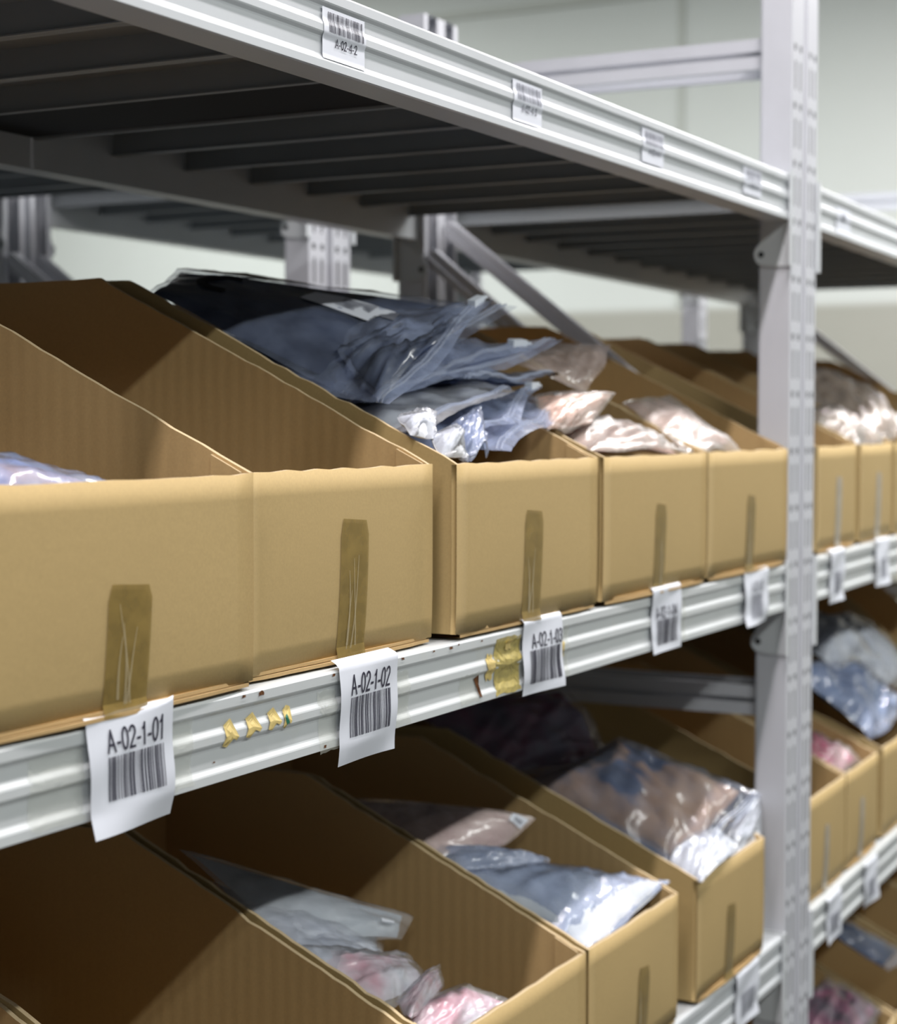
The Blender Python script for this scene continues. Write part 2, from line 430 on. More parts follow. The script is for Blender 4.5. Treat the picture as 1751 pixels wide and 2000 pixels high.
bin_(0.858, 1.200, 0.000, ZD, 'leftmost cardboard bin on the middle shelf, behind label A-02-1-01', tape=(.518, .050, .090, 'tape'), group=g1)
bin_(1.204, 1.520, 0.012, ZD, 'empty cardboard bin on the middle shelf, second from the left, behind label A-02-1-02', tape=(.515, .047, .120, 'tape'), group=g1)
bin_(1.546, 1.888, 0.000, ZD, 'cardboard bin on the middle shelf heaped with blue-grey zip bags', tape=(.485, .044, .113, 'tape'), group=g1)
bin_(1.905, 2.248, 0.000, ZD, 'cardboard bin on the middle shelf holding peach coloured packets', tape=(.50, .036, .105, 'tape'), group=g1)
bin_(2.252, 2.594, 0.000, ZD, 'cardboard bin on the middle shelf directly left of the double post', tape=(.49, .036, .103, 'tape'), group=g1)
bin_(2.800, 3.055, 0.012, ZD, 'clear-taped cardboard bin on the middle shelf, first one right of the post', tape=(.50, .036, .115, 'tape_clear'), group=g1, bay2=True)
bin_(3.080, 3.325, 0.012, ZD, 'clear-taped cardboard bin on the middle shelf, second one right of the post', tape=(.52, .036, .115, 'tape_clear'), group=g1, bay2=True)
bin_(3.345, 3.685, 0.012, ZD, 'cardboard bin on the middle shelf, a sliver of its side at the far right edge', group=g1, bay2=True)
LK = dict(hf=.160, hb=.328, ys=.365, group=g2)
bin_(0.852, 1.165, 0.0, ZD2, 'cardboard bin on the lower shelf whose wall edge crosses the bottom left corner', **LK)
bin_(1.170, 1.508, 0.0, ZD2, 'empty dark cardboard bin on the lower shelf at the bottom left', **LK)
bin_(1.516, 1.860, 0.0, ZD2, 'cardboard bin on the lower shelf holding white and pink packets', tape=(.60, .040, .10, 'tape'), **LK)
bin_(1.868, 2.152, 0.0, ZD2, 'cardboard bin on the lower shelf holding grey-blue and pink packets', tape=(.55, .036, .10, 'tape'), **LK)
bin_(2.222, 2.500, 0.0, ZD2, 'cardboard bin on the lower shelf left of the post, holding a brown and navy packet', tape=(.45, .036, .10, 'tape'), **LK)
bin_(2.765, 3.005, 0.012, ZD2, 'cardboard bin with clear tape on the lower shelf, directly right of the double post', tape=(.43, .030, .105, 'tape_clear'), bay2=True, **LK)
bin_(3.010, 3.240, 0.012, ZD2, 'cardboard bin on the lower shelf with a bright pink packet in it', tape=(.42, .030, .105, 'tape_clear'), bay2=True, **LK)
bin_(3.275, 3.610, 0.012, ZD2, 'cardboard bin on the lower shelf at the right edge heaped with blue and white packets', bay2=True, **LK)
g3 = 'cardboard bins on the bottom shelf'
LK3 = dict(hf=.160, hb=.340, ys=.365, group=g3, bay2=True)
bin_(3.79, 4.10, 0.012, ZD3, 'far cardboard bin on the bottom shelf, second from the end posts', **LK3)
bin_(4.11, 4.42, 0.012, ZD3, 'last cardboard bin on the bottom shelf by the end posts', **LK3)
bin_(2.76, 3.08, 0.012, ZD3, 'dark cardboard bin on the bottom shelf right of the post', **LK3)
bin_(3.09, 3.42, 0.012, ZD3, 'dark cardboard bin with pink packets on the bottom shelf in the bottom right corner', **LK3)
bin_(3.43, 3.77, 0.012, ZD3, 'dark cardboard bin on the bottom shelf with a navy packet at its top, right edge', **LK3)
bin_(3.70, 4.03, 0.012, ZD, 'far cardboard bin on the middle shelf, its dark back wall seen at the right edge', group=g1, bay2=True)
bin_(4.05, 4.39, 0.012, ZD, 'last cardboard bin on the middle shelf by the end posts', group=g1, bay2=True)
bin_(3.63, 3.96, 0.012, ZD2, 'far cardboard bin on the lower shelf behind the blue and white heap', bay2=True, **dict(LK, hb=.43, ys=.33))
bin_(3.98, 4.31, 0.012, ZD2, 'last cardboard bin on the lower shelf by the end posts', bay2=True, **dict(LK, hb=.44, ys=.33))
def carton(x0, x1, y0, y1, z0, h, lab):
    r = empty('closed_carton', ((x0 + x1) / 2, (y0 + y1) / 2, z0), 0, lab, 'box', 'closed cartons on the rear shelving')
    a, b = (x1 - x0) / 2, (y1 - y0) / 2
    mb = MB(); mb.box((-a, -b, 0), (a, b, h)); mb.build('carton_body', M['card'], r)
    mb = MB(); mb.box((-a, -b, h), (a, -.002, h + .004)); mb.box((-a, .002, h), (a, b, h + .004)); mb.build('lid_flap', M['card'], r)
    mb = MB(); mb.box((-a, -.024, h + .004), (a, .024, h + .0045)); mb.build('tape_strip', M['tape'], r)
for x, h, lab in ((2.80, .43, 'closed brown carton in shadow on the rear lower shelf, nearest to the post'), (3.24, .40, 'closed brown carton in shadow on the rear lower shelf, second from the post'), (3.70, .44, 'closed brown carton in shadow on the rear lower shelf, third from the post'), (4.06, .41, 'closed brown carton in shadow on the rear lower shelf by the end posts')):
    carton(x + .02, x + .02 + (.40 if x < 3.9 else .34) - (.0 if x != 3.70 else .08), 0.88, 1.42, 0.12 + BH, h, lab.replace('rear lower shelf', 'rear bottom shelf'))
    carton(x, x + (.42 if x < 3.9 else .36) - (.0 if x != 3.70 else .08), 0.88, 1.42, 0.66 + BH, h, lab)
bin_(2.10, 2.44, 0.0, ZD3, 'dark cardboard bin on the bottom shelf left of the post, glimpsed under the lower beam', hf=.16, hb=.34, ys=.365, group=g3)
#BAGS#

# ------------------------------------------------------------------ bags and packets
def mat_film(name, c, haze, rough=0.16, bm=0.35):
    m = bpy.data.materials.new(name); m.use_nodes = True; nt = m.node_tree
    p = nt.nodes['Principled BSDF']; out = nt.nodes['Material Output']
    p.inputs['Base Color'].default_value = (*c, 1); p.inputs['Roughness'].default_value = 0.35
    tr_ = N(nt, 'ShaderNodeBsdfTransparent'); tr_.inputs[0].default_value = (0.96, 0.97, 1.0, 1)
    gl = N(nt, 'ShaderNodeBsdfGlossy'); gl.inputs['Roughness'].default_value = rough
    fr = N(nt, 'ShaderNodeFresnel'); fr.inputs[0].default_value = 1.42
    nz = noisetex(nt, 34, 4); hz = ramp(nt, nz, [(0.35, (haze * .7,) * 3), (0.7, (min(1, haze * 1.3),) * 3)])
    mx = N(nt, 'ShaderNodeMixShader'); nt.links.new(hz, mx.inputs[0]); nt.links.new(tr_.outputs[0], mx.inputs[1]); nt.links.new(p.outputs[0], mx.inputs[2])
    m2 = N(nt, 'ShaderNodeMixShader'); nt.links.new(fr.outputs[0], m2.inputs[0]); nt.links.new(mx.outputs[0], m2.inputs[1]); nt.links.new(gl.outputs[0], m2.inputs[2])
    nt.links.new(m2.outputs[0], out.inputs[0])
    bp = N(nt, 'ShaderNodeBump'); bp.inputs['Strength'].default_value = bm; bp.inputs['Distance'].default_value = 0.004
    nt.links.new(noisetex(nt, 26, 5), bp.inputs['Height'])
    for n in (p, gl, fr): nt.links.new(bp.outputs[0], n.inputs['Normal'])
    return m
F = {'milky': mat_film('milky_film', (0.70, 0.72, 0.76), 0.25, 0.25, 0.3), 'clear': mat_film('clear_film', (0.46, 0.54, 0.76), 0.40, 0.12, 0.5), 'thin': mat_film('thin_film', (0.46, 0.54, 0.74), 0.16),
     'rose': mat_film('rose_film', (0.75, 0.62, 0.58), 0.45), 'warm': mat_film('warm_film', (0.62, 0.54, 0.48), 0.30, 0.32, 0.25), 'dim': mat_film('dim_film', (0.42, 0.42, 0.52), 0.22)}
def mat_cloth(name, stops, scale=9, stretch=None, rough=0.8, fold=0.6):
    m, nt, b = newmat(name)
    n = noisetex(nt, scale, 3, stretch=stretch)
    nt.links.new(ramp(nt, n, stops), b.inputs['Base Color'])
    b.inputs['Roughness'].default_value = rough; b.inputs['Specular IOR Level'].default_value = 0.25
    bump(nt, b, noisetex(nt, 45, 4), fold, 0.004); return m
def st(*c): return [(0.34 + 0.32 * i / max(1, len(c) - 1), q) for i, q in enumerate(c)]
G = {
 'navy': (mat_cloth('navy_cloth', st((.012, .016, .035), (.03, .045, .10))), 'thin'),
 'slate': (mat_cloth('slate_cloth', st((.03, .05, .12), (.13, .17, .30), (.34, .40, .54))), 'clear'),
 'slate2': (mat_cloth('slate_blue_cloth', st((.03, .04, .10), (.14, .18, .30), (.36, .42, .55)), 12), 'clear'),
 'tissue': (mat_cloth('plain_tissue', st((.62, .65, .70), (.74, .77, .82)), 10), 'milky'),
 'white': (mat_cloth('white_tissue', st((.55, .58, .64), (.72, .75, .80)), 14), 'milky'),
 'whitepink': (mat_cloth('white_pink_tissue', st((.62, .30, .36), (.70, .62, .66), (.74, .75, .79)), 16), 'milky'),
 'paper': (mat_cloth('grey_packet', st((.42, .45, .48), (.50, .54, .57)), 5, fold=.1), 'milky'),
 'pink': (mat_cloth('pink_cloth', st((.60, .20, .26), (.66, .38, .44), (.72, .66, .72)), 14), 'milky'),
 'hotpink': (mat_cloth('hot_pink_cloth', st((.50, .02, .10), (.70, .10, .28), (.70, .45, .50)), 9), 'warm'),
 'plum': (mat_cloth('plum_cloth', st((.03, .03, .045), (.24, .03, .08), (.22, .19, .24)), 8), 'dim'),
 'plumpink': (mat_cloth('plum_pink_cloth', st((.04, .02, .03), (.35, .04, .12), (.40, .30, .34)), 12), 'dim'),
 'peach': (mat_cloth('peach_cloth', st((.62, .34, .23), (.62, .44, .36)), 8), 'warm'),
 'peachpale': (mat_cloth('pale_peach_cloth', st((.30, .21, .18), (.55, .40, .34), (.60, .48, .43)), 9), 'warm'),
 'rosefilm': (None, 'rose'),
 'rosy': (mat_cloth('rosy_cloth', st((.45, .32, .30), (.62, .46, .46)), 5), 'rose'),
 'greywhite': (mat_cloth('grey_white_cloth', st((.10, .14, .22), (.40, .42, .46), (.6, .6, .62)), 14), 'clear'),
 'pearl': (mat_cloth('pearl_plastic', st((.22, .28, .38), (.44, .48, .54), (.62, .64, .69)), 6, rough=.3, fold=.35), 'clear'),
 'brownnavy': (mat_cloth('brown_navy_garment', [(0.38, (.015, .025, .06)), (0.43, (.03, .045, .10)), (0.455, (.26, .15, .08)), (0.65, (.46, .30, .18))], 5.5), 'thin'),
 'beige': (mat_cloth('beige_cloth', st((.16, .10, .06), (.30, .22, .15), (.48, .42, .38)), 12), 'warm'),
 'denim': (mat_cloth('denim_cloth', st((.03, .06, .15), (.10, .18, .36), (.30, .38, .52)), 10), 'clear'),
 'blueprint': (mat_cloth('blue_printed_cloth', st((.08, .13, .42), (.16, .22, .50), (.50, .30, .22)), 10), 'clear'),
}
zipmat = mat_plain('zip_plastic', (0.50, 0.56, 0.70), 0.25, 0.6, 0.45)
slidermat = mat_plain('slider_plastic', (0.74, 0.80, 0.88), 0.3, 0.6)
def fbm(v, s, o=3):
    return sum(noise.noise(v * (s * 2 ** k)) / 2 ** k for k in range(o))
def make_bag(i, kind, label, cs, gname, Tk, group, k):
    cs = [Vector(c) for c in cs]
    org = sum(cs, Vector()) / 4; NL, NR, FR, FL = [c - org for c in cs]
    gm, fkey = G[gname]; wr = k.get('wr', 1.0); seed = Vector((i * 3.7, i * 1.3, i * 5.1))
    root = empty(kind, org, 0, label, 'packet' if kind == 'packet' else 'bag', group or None)
    du = (NR - NL); dv = (FL - NL); nrm = du.cross(dv).normalized()
    if nrm.z < 0: nrm = -nrm
    sc = (du.length + dv.length) / 2
    def base(u, v):
        p = NL * (1 - u) * (1 - v) + NR * u * (1 - v) + FR * u * v + FL * (1 - u) * v
        e = (0.5 - abs(v - .5)) * 2
        lift = 0.012 * wr * fbm(Vector((u * 1.6, v * 1.6, 0)) + seed, 1.0, 2)
        return p + nrm * (lift * min(1, sc / 0.2))
    def puff(u, v): return (max(0, math.sin(math.pi * u)) ** .55) * (max(0, math.sin(math.pi * v)) ** .55)
    def fold(u, v, s=1.0):
        a = 0.9 + (i % 5) * 0.35
        q = u * math.cos(a) + v * math.sin(a)
        r = 1 - abs(noise.noise(Vector((q * 4.2, (u - v) * 1.1, i * 1.7))) * 2.2)
        r2 = 1 - abs(noise.noise(Vector(((u - q) * 5.5, v * 2.0, i * 2.9))) * 2.4)
        return (0.006 * max(0, r) + 0.004 * max(0, r2) + 0.003 * fbm(Vector((u * 7, v * 7, i * 1.0)), 1, 2)) * wr * s * min(1, sc / .22)
    if gm is not None:
        n1, n2 = 34, 30; vt = []; fs = []
        m0 = 0.0 if k.get('open') else 0.05; v0 = 0.0 if k.get('open') else 0.11
        for lay in (1, -1):
            for b in range(n2 + 1):
                for a in range(n1 + 1):
                    uu, vv = a / n1, b / n2; u = m0 + (1 - 2 * m0) * uu; v = v0 + (0.985 - v0) * vv
                    h = Tk * puff(uu, vv)
                    if lay > 0: h += fold(u, v) * min(1, 6 * min(uu, 1 - uu, vv, 1 - vv) + .1)
                    vt.append(base(u, v) + nrm * (h * lay * (1 if lay > 0 else .6)))
        A = (n1 + 1) * (n2 + 1)
        for b in range(n2):
            for a in range(n1):
                q = b * (n1 + 1) + a
                fs.append((q, q + 1, q + n1 + 2, q + n1 + 1)); fs.append((A + q, A + q + n1 + 1, A + q + n1 + 2, A + q + 1))
        mesh('contents', vt, fs, gm, root, smooth=True)
    # film: one clear sheet over the contents, flat seams at the rim
    n1, n2 = 34, 32; vt = []; fs = []
    off = 0.0035 if gm is not None else 0.0
    for b in range(n2 + 1):
        for a in range(n1 + 1):
            u, v = a / n1, b / n2
            uu = min(1, max(0, (u - .05) / .9)); vv = min(1, max(0, (v - .10) / .89))
            h = (Tk * puff(uu, vv) + off * (1 if 0.02 < u < .98 and .02 < v < .98 else .3))
            h += fold(u, v, 1.15) * min(1, 8 * min(u, 1 - u, v, 1 - v) + .25)
            h += 0.0022 * wr * abs(noise.noise(Vector((u * 13, v * 11, i * 1.9))))
            p = base(u, v)
            # free zip edge ripples in its own plane
            rip = (1 - v) ** 6 * 0.004 * wr
            p = p + dv.normalized() * (rip * math.sin(9 * u + i)) + nrm * (rip * math.sin(7 * u + 2 * i))
            vt.append(p + nrm * h)
    for b in range(n2):
        for a in range(n1):
            q = b * (n1 + 1) + a; fs.append((q, q + 1, q + n1 + 2, q + n1 + 1))
    film = mesh('film', vt, fs, F[fkey], root, smooth=True)
    def onfilm(u, v, d=0.001):
        a = min(n1 - 1, max(0, int(u * n1))); b = min(n2 - 1, max(0, int(v * n2))); fu = u * n1 - a; fv = v * n2 - b
        q = b * (n1 + 1) + a
        p = vt[q] * (1 - fu) * (1 - fv) + vt[q + 1] * fu * (1 - fv) + vt[q + n1 + 2] * fu * fv + vt[q + n1 + 1] * (1 - fu) * fv
        return p + nrm * d
    def patch(name, u0, v0, u1, v1, mat, d, parent, nu=8, nv=3):
        vv_ = [onfilm(u0 + (u1 - u0) * a / nu, v0 + (v1 - v0) * b / nv, d) for b in range(nv + 1) for a in range(nu + 1)]
        ff = [(b * (nu + 1) + a, b * (nu + 1) + a + 1, (b + 1) * (nu + 1) + a + 1, (b + 1) * (nu + 1) + a) for b in range(nv) for a in range(nu)]
        return mesh(name, vv_, ff, mat, parent, smooth=True)
    if kind == 'zip_bag':
        mb = MB()
        for v in (0.035, 0.052):
            for a in range(24):
                p, q = onfilm(a / 24, v, .001), onfilm((a + 1) / 24, v, .001)
                mb.bar(p, q, 0.0016, 0.0022, nrm)
        z = mb.build('zip_strip', zipmat, root)
        if k.get('slider') is not None:
            s = k['slider']; u0, u1 = (0.90, 0.985) if s else (0.03, 0.13)
            mb = MB(); p, q = onfilm(u0, .044, .003), onfilm(u1, .044, .003)
            mb.bar(p, q, 0.009, 0.008, nrm)
            r = onfilm(min(1, u1), .044, .003); d = (q - p).normalized()
            mb.bar(r, r + d * 0.014 - nrm * .001, 0.004, 0.003, nrm)
            mb.build('slider', slidermat, root)
    if k.get('sticker'):
        u, v, wu, wv = k['sticker']
        s = patch('sticker', u, v, u + wu, v + wv, M['paper'], .0015, root)
        mb = MB()
        for b in range(16):
            a0 = u + wu * (.30 + .6 * b / 16); a1 = a0 + wu * .6 / 16 * random.choice((.35, .6, .7))
            mb.add([onfilm(a0, v + wv * .2, .002), onfilm(a1, v + wv * .2, .002), onfilm(a1, v + wv * .62, .002), onfilm(a0, v + wv * .62, .002)], [(0, 1, 2, 3)])
        mb.build('barcode', M['ink_soft'], s, fix=False)
    if k.get('strap'):
        mb = MB(); pr = None
        for a in range(15):
            t = math.pi * a / 14
            p = onfilm(.30 + .14 * (1 - math.cos(t)), .74 + .12 * math.sin(t), .001)
            if pr: mb.bar(pr, p, .007, .003, nrm)
            pr = p
        mb.build('strap', M['dark_fill'], root)
    if k.get('mark'):
        u, v = k['mark']
        patch('printed_mark', u, v, u + .09, v + .09, M['paper'] if gname == 'paper' else M['ink_soft'], .0015, root)
    return root

#BT0
BAGS = [
 ('zip_bag', 'clear zip bag on top of the heap with a navy garment and white barcode sticker', [(1.566, 0.125, 1.496), (1.914, 0.11, 1.607), (1.722, 0.45, 1.649), (1.56, 0.37, 1.606)], 'navy', 0.014, 'zip bags heaped in the third bin', {'sticker': (0.465, 0.235, 0.17, 0.27), 'strap': 1, 'wr': 0.5}),
 ('zip_bag', 'blue-grey zip bag under the top one, small printed mark near its zip end', [(1.555, 0.075, 1.488), (1.817, 0.095, 1.6), (1.8, 0.4, 1.585), (1.575, 0.36, 1.545)], 'slate', 0.012, 'zip bags heaped in the third bin', {'slider': 1, 'mark': (0.62, 0.25), 'wr': 0.8}),
 ('zip_bag', 'blue-grey zip bag whose slider tip juts out third from the top', [(1.602, 0.14, 1.488), (1.939, 0.1, 1.568), (1.83, 0.38, 1.56), (1.575, 0.34, 1.525)], 'slate2', 0.012, 'zip bags heaped in the third bin', {'slider': 1, 'wr': 1}),
 ('zip_bag', 'blue-grey zip bag with a plain pointed corner, fourth from the top of the heap', [(1.608, 0.13, 1.488), (1.994, 0.09, 1.562), (1.85, 0.36, 1.54), (1.575, 0.33, 1.5)], 'slate', 0.012, 'zip bags heaped in the third bin', {'wr': 1}),
 ('zip_bag', 'blue-grey zip bag with a peach tinted corner, fifth from the top of the heap', [(1.781, 0.1, 1.513), (2.005, 0.095, 1.53), (1.96, 0.34, 1.515), (1.76, 0.34, 1.5)], 'slate2', 0.012, 'zip bags heaped in the third bin', {'wr': 1}),
 ('zip_bag', 'whitish striped garment bag in the middle of the heap, below the fifth corner', [(1.575, 0.06, 1.462), (1.834, 0.07, 1.515), (1.87, 0.32, 1.5), (1.575, 0.32, 1.47)], 'white', 0.014, 'zip bags heaped in the third bin', {'wr': 1}),
 ('zip_bag', 'blue-grey zip bag with two white zip sliders at the bottom right of the heap', [(1.705, 0.02, 1.438), (2.016, 0.085, 1.502), (1.9, 0.3, 1.47), (1.62, 0.3, 1.45)], 'slate', 0.016, 'zip bags heaped in the third bin', {'slider': 1, 'wr': 1.2}),
 ('zip_bag', 'lowest blue-grey zip bag of the heap drooping towards the bin wall', [(1.66, 0.03, 1.444), (1.942, 0.09, 1.506), (1.86, 0.28, 1.475), (1.6, 0.28, 1.455)], 'slate2', 0.02, 'zip bags heaped in the third bin', {'slider': 1, 'wr': 1.4}),
 ('zip_bag', 'small crumpled clear bag standing upright at the front panel of the third bin', [(1.604, 0.022, 1.441), (1.649, 0.02, 1.442), (1.738, 0.075, 1.489), (1.644, 0.06, 1.47)], 'slate', 0.012, 'zip bags heaped in the third bin', {'wr': 1.6}),
 ('packet', 'white lined packet standing in the front corner of the third bin', [(1.55, 0.018, 1.442), (1.604, 0.018, 1.441), (1.636, 0.05, 1.47), (1.569, 0.04, 1.462)], 'tissue', 0.012, 'zip bags heaped in the third bin', {'wr': 1.2, 'open': 1}),
 ('packet', 'white tissue packet with a grey mark poking out above the third bin left wall', [(1.537, 0.045, 1.463), (1.565, 0.035, 1.459), (1.619, 0.06, 1.484), (1.556, 0.07, 1.48)], 'tissue', 0.01, 'zip bags heaped in the third bin', {'wr': 1.4, 'open': 1}),
 ('packet', 'dark folded clear packet lying across the second bag of the heap', [(1.537, 0.082, 1.501), (1.756, 0.1, 1.571), (1.848, 0.16, 1.592), (1.607, 0.17, 1.547)], 'navy', 0.008, 'zip bags heaped in the third bin', {'wr': 1.3}),
 ('packet', 'rosy clear packet standing corner up at the back of the fourth bin', [(2.089, 0.1, 1.51), (2.174, 0.1, 1.573), (2.21, 0.2, 1.58), (1.975, 0.14, 1.544)], 'rosefilm', 0.004, 'packets in the fourth and fifth bins', {'wr': 0.8}),
 ('packet', 'peach clear packet with a pointed corner, left of the middle of the fourth bin', [(1.87, 0.055, 1.461), (1.969, 0.045, 1.469), (2.095, 0.065, 1.509), (1.932, 0.1, 1.505)], 'peach', 0.01, 'packets in the fourth and fifth bins', {'wr': 0.8}),
 ('packet', 'pale peach packet lying flat at the front of the fourth bin', [(1.893, 0.012, 1.436), (2.215, 0.012, 1.435), (2.192, 0.08, 1.462), (1.975, 0.09, 1.472)], 'peachpale', 0.014, 'packets in the fourth and fifth bins', {'wr': 0.7}),
 ('packet', 'pale pink packet leaning over the wall between the fourth and fifth bins', [(2.223, 0.015, 1.436), (2.411, 0.012, 1.435), (2.412, 0.115, 1.51), (2.262, 0.125, 1.498)], 'peachpale', 0.01, 'packets in the fourth and fifth bins', {'wr': 0.6}),
 ('zip_bag', 'blue printed clear bag low in the leftmost bin of the middle shelf', [(0.87, 0.02, 1.4), (1.07, 0.02, 1.425), (1.1, 0.16, 1.44), (0.87, 0.16, 1.45)], 'blueprint', 0.02, '', {'wr': 0.8}),
 ('packet', 'beige clear packet in the second bin right of the double post, middle shelf', [(3.1, 0.04, 1.425), (3.31, 0.04, 1.435), (3.32, 0.15, 1.495), (3.11, 0.16, 1.49)], 'beige', 0.02, 'packets in the bins right of the post', {'wr': 1.2}),
 ('packet', 'crumpled beige clear packet in the rightmost bin of the middle shelf', [(3.36, 0.05, 1.44), (3.6, 0.05, 1.44), (3.66, 0.26, 1.565), (3.4, 0.28, 1.555)], 'beige', 0.02, 'packets in the bins right of the post', {'wr': 1.5}),
 ('packet', 'grey translucent packet with a white printed mark, topmost in the lower white heap', [(1.526, 0.18, 0.955), (1.73, 0.163, 0.909), (1.79, 0.181, 0.917), (1.53, 0.316, 1.034)], 'paper', 0.006, 'packets in the third bin of the lower shelf', {'wr': 0.3, 'mark': (0.8, 0.3)}),
 ('packet', 'white packet directly below the grey translucent one, fanned to the left', [(1.526, 0.156, 0.94), (1.67, 0.149, 0.907), (1.75, 0.199, 0.902), (1.53, 0.281, 1.004)], 'white', 0.01, 'packets in the third bin of the lower shelf', {'wr': 0.6}),
 ('packet', 'white packet in the middle of the fanned white heap', [(1.526, 0.12, 0.922), (1.65, 0.123, 0.891), (1.7, 0.168, 0.898), (1.53, 0.231, 0.976)], 'white', 0.01, 'packets in the third bin of the lower shelf', {'wr': 0.7}),
 ('packet', 'white packet with a pink streak at the front of the white heap', [(1.526, 0.074, 0.898), (1.66, 0.086, 0.891), (1.7, 0.134, 0.902), (1.53, 0.176, 0.952)], 'whitepink', 0.01, 'packets in the third bin of the lower shelf', {'wr': 0.8}),
 ('packet', 'slim pale packet with an upright spike corner', [(1.54, 0.048, 0.891), (1.68, 0.083, 0.882), (1.7, 0.099, 0.897), (1.58, 0.087, 0.894)], 'whitepink', 0.008, 'packets in the third bin of the lower shelf', {'wr': 0.6}),
 ('packet', 'pink packet fanned out against the front panel of the lower bin', [(1.571, 0.03, 0.864), (1.726, 0.02, 0.864), (1.718, 0.08, 0.875), (1.578, 0.08, 0.882)], 'pink', 0.008, 'packets in the third bin of the lower shelf', {'wr': 0.6}),
 ('packet', 'curved pinkish clear packet with a white tag, back of the fourth lower bin', [(1.9, 0.211, 0.956), (2.03, 0.183, 0.948), (2.1, 0.173, 0.968), (1.92, 0.364, 1.011)], 'rosy', 0.018, 'packets in the fourth bin of the lower shelf', {'wr': 0.4, 'sticker': (0.88, 0.55, 0.1, 0.3)}),
 ('packet', 'small grey packet with a pale square corner in the fourth lower bin', [(1.9, 0.173, 0.927), (2.02, 0.124, 0.914), (2.05, 0.131, 0.934), (1.92, 0.235, 0.968)], 'greywhite', 0.014, 'packets in the fourth bin of the lower shelf', {'wr': 1.0}),
 ('packet', 'large pearly white and grey-blue packet filling the front of the fourth lower bin', [(1.913, 0.012, 0.868), (2.172, 0.02, 0.892), (2.09, 0.14, 0.907), (1.9, 0.19, 0.943)], 'pearl', 0.022, 'packets in the fourth bin of the lower shelf', {'wr': 0.6, 'open': 1}),
 ('zip_bag', 'big clear zip bag with a brown and navy garment inside, fifth lower bin', [(2.27, 0.028, 0.869), (2.47, 0.001, 0.945), (2.47, 0.213, 1.012), (2.25, 0.262, 0.982)], 'brownnavy', 0.03, 'packets in the fifth bin of the lower shelf', {'wr': 1.0}),
 ('zip_bag', 'dark clear bag lying under the brown and navy one', [(2.24, 0.028, 0.867), (2.45, 0.022, 0.874), (2.45, 0.217, 0.958), (2.24, 0.273, 0.961)], 'navy', 0.02, 'packets in the fifth bin of the lower shelf', {'wr': 1.0, 'dark': 1}),
 ('packet', 'white tissue packet folded down over the front of the fifth lower bin', [(2.22, -0.006, 0.883), (2.384, 0.0, 0.894), (2.447, 0.09, 0.926), (2.264, 0.055, 0.896)], 'tissue', 0.01, 'packets in the fifth bin of the lower shelf', {'wr': 0.9, 'open': 1}),
 ('packet', 'white tissue packet pointing up beside the post', [(2.371, 0.01, 0.871), (2.521, 0.01, 0.872), (2.635, 0.05, 0.929), (2.443, 0.05, 0.887)], 'tissue', 0.014, 'packets in the fifth bin of the lower shelf', {'wr': 0.9, 'open': 1}),
 ('packet', 'dark plum clear packet at the back of the fifth lower bin', [(2.26, 0.314, 0.975), (2.47, 0.217, 0.97), (2.47, 0.291, 1.085), (2.26, 0.443, 1.058)], 'plum', 0.035, 'packets in the fifth bin of the lower shelf', {'wr': 1.4, 'dark': 1}),
 ('packet', 'bright pink packet in the lower bin right of the post', [(3.03, 0.05, 0.85), (3.22, 0.05, 0.865), (3.23, 0.16, 0.915), (3.03, 0.16, 0.905)], 'hotpink', 0.02, 'packets in the lower bins right of the post', {'wr': 1.0}),
 ('packet', 'blue denim coloured clear packet on top of the lower bin at the right edge', [(3.285, 0.05, 0.9), (3.6, 0.05, 0.91), (3.6, 0.18, 1.0), (3.26, 0.2, 1.03)], 'denim', 0.03, 'packets in the lower bins right of the post', {'wr': 1.3}),
 ('packet', 'white clear packet lying on the blue one under the middle shelf, right edge', [(3.35, 0.14, 1.01), (3.62, 0.12, 1.0), (3.62, 0.27, 1.09), (3.38, 0.27, 1.08)], 'white', 0.03, 'packets in the lower bins right of the post', {'wr': 1.2}),
 ('packet', 'dark grey packet at the back of the heap right of the post', [(3.28, 0.2, 1.05), (3.6, 0.2, 1.06), (3.6, 0.36, 1.13), (3.28, 0.36, 1.13)], 'navy', 0.03, 'packets in the lower bins right of the post', {'wr': 1.0, 'dark': 1}),
 ('packet', 'crumpled pink and plum packet in the bottom right corner', [(3.12, 0.05, 0.35), (3.4, 0.05, 0.36), (3.4, 0.16, 0.42), (3.13, 0.16, 0.42)], 'plumpink', 0.02, 'packets in the bottom shelf bins', {'wr': 1.3}),
 ('packet', 'narrow navy packet over the wall of a bottom shelf bin, right edge', [(3.42, 0.05, 0.43), (3.56, 0.05, 0.43), (3.46, 0.18, 0.52), (3.36, 0.16, 0.52)], 'navy', 0.012, 'packets in the bottom shelf bins', {'wr': 0.8, 'dark': 1}),
 ('packet', 'white packet leaning on the wall at the right edge, behind the blue one', [(3.64, 0.1, 0.93), (3.92, 0.1, 0.93), (3.93, 0.28, 1.06), (3.63, 0.28, 1.07)], 'white', 0.03, 'packets in the lower bins right of the post', {'wr': 1.2}),
]
for i_, (kind_, lab_, cs_, g_, t_, grp_, k_) in enumerate(BAGS): make_bag(i_, kind_, lab_, cs_, g_, t_, grp_, k_)
#BT1

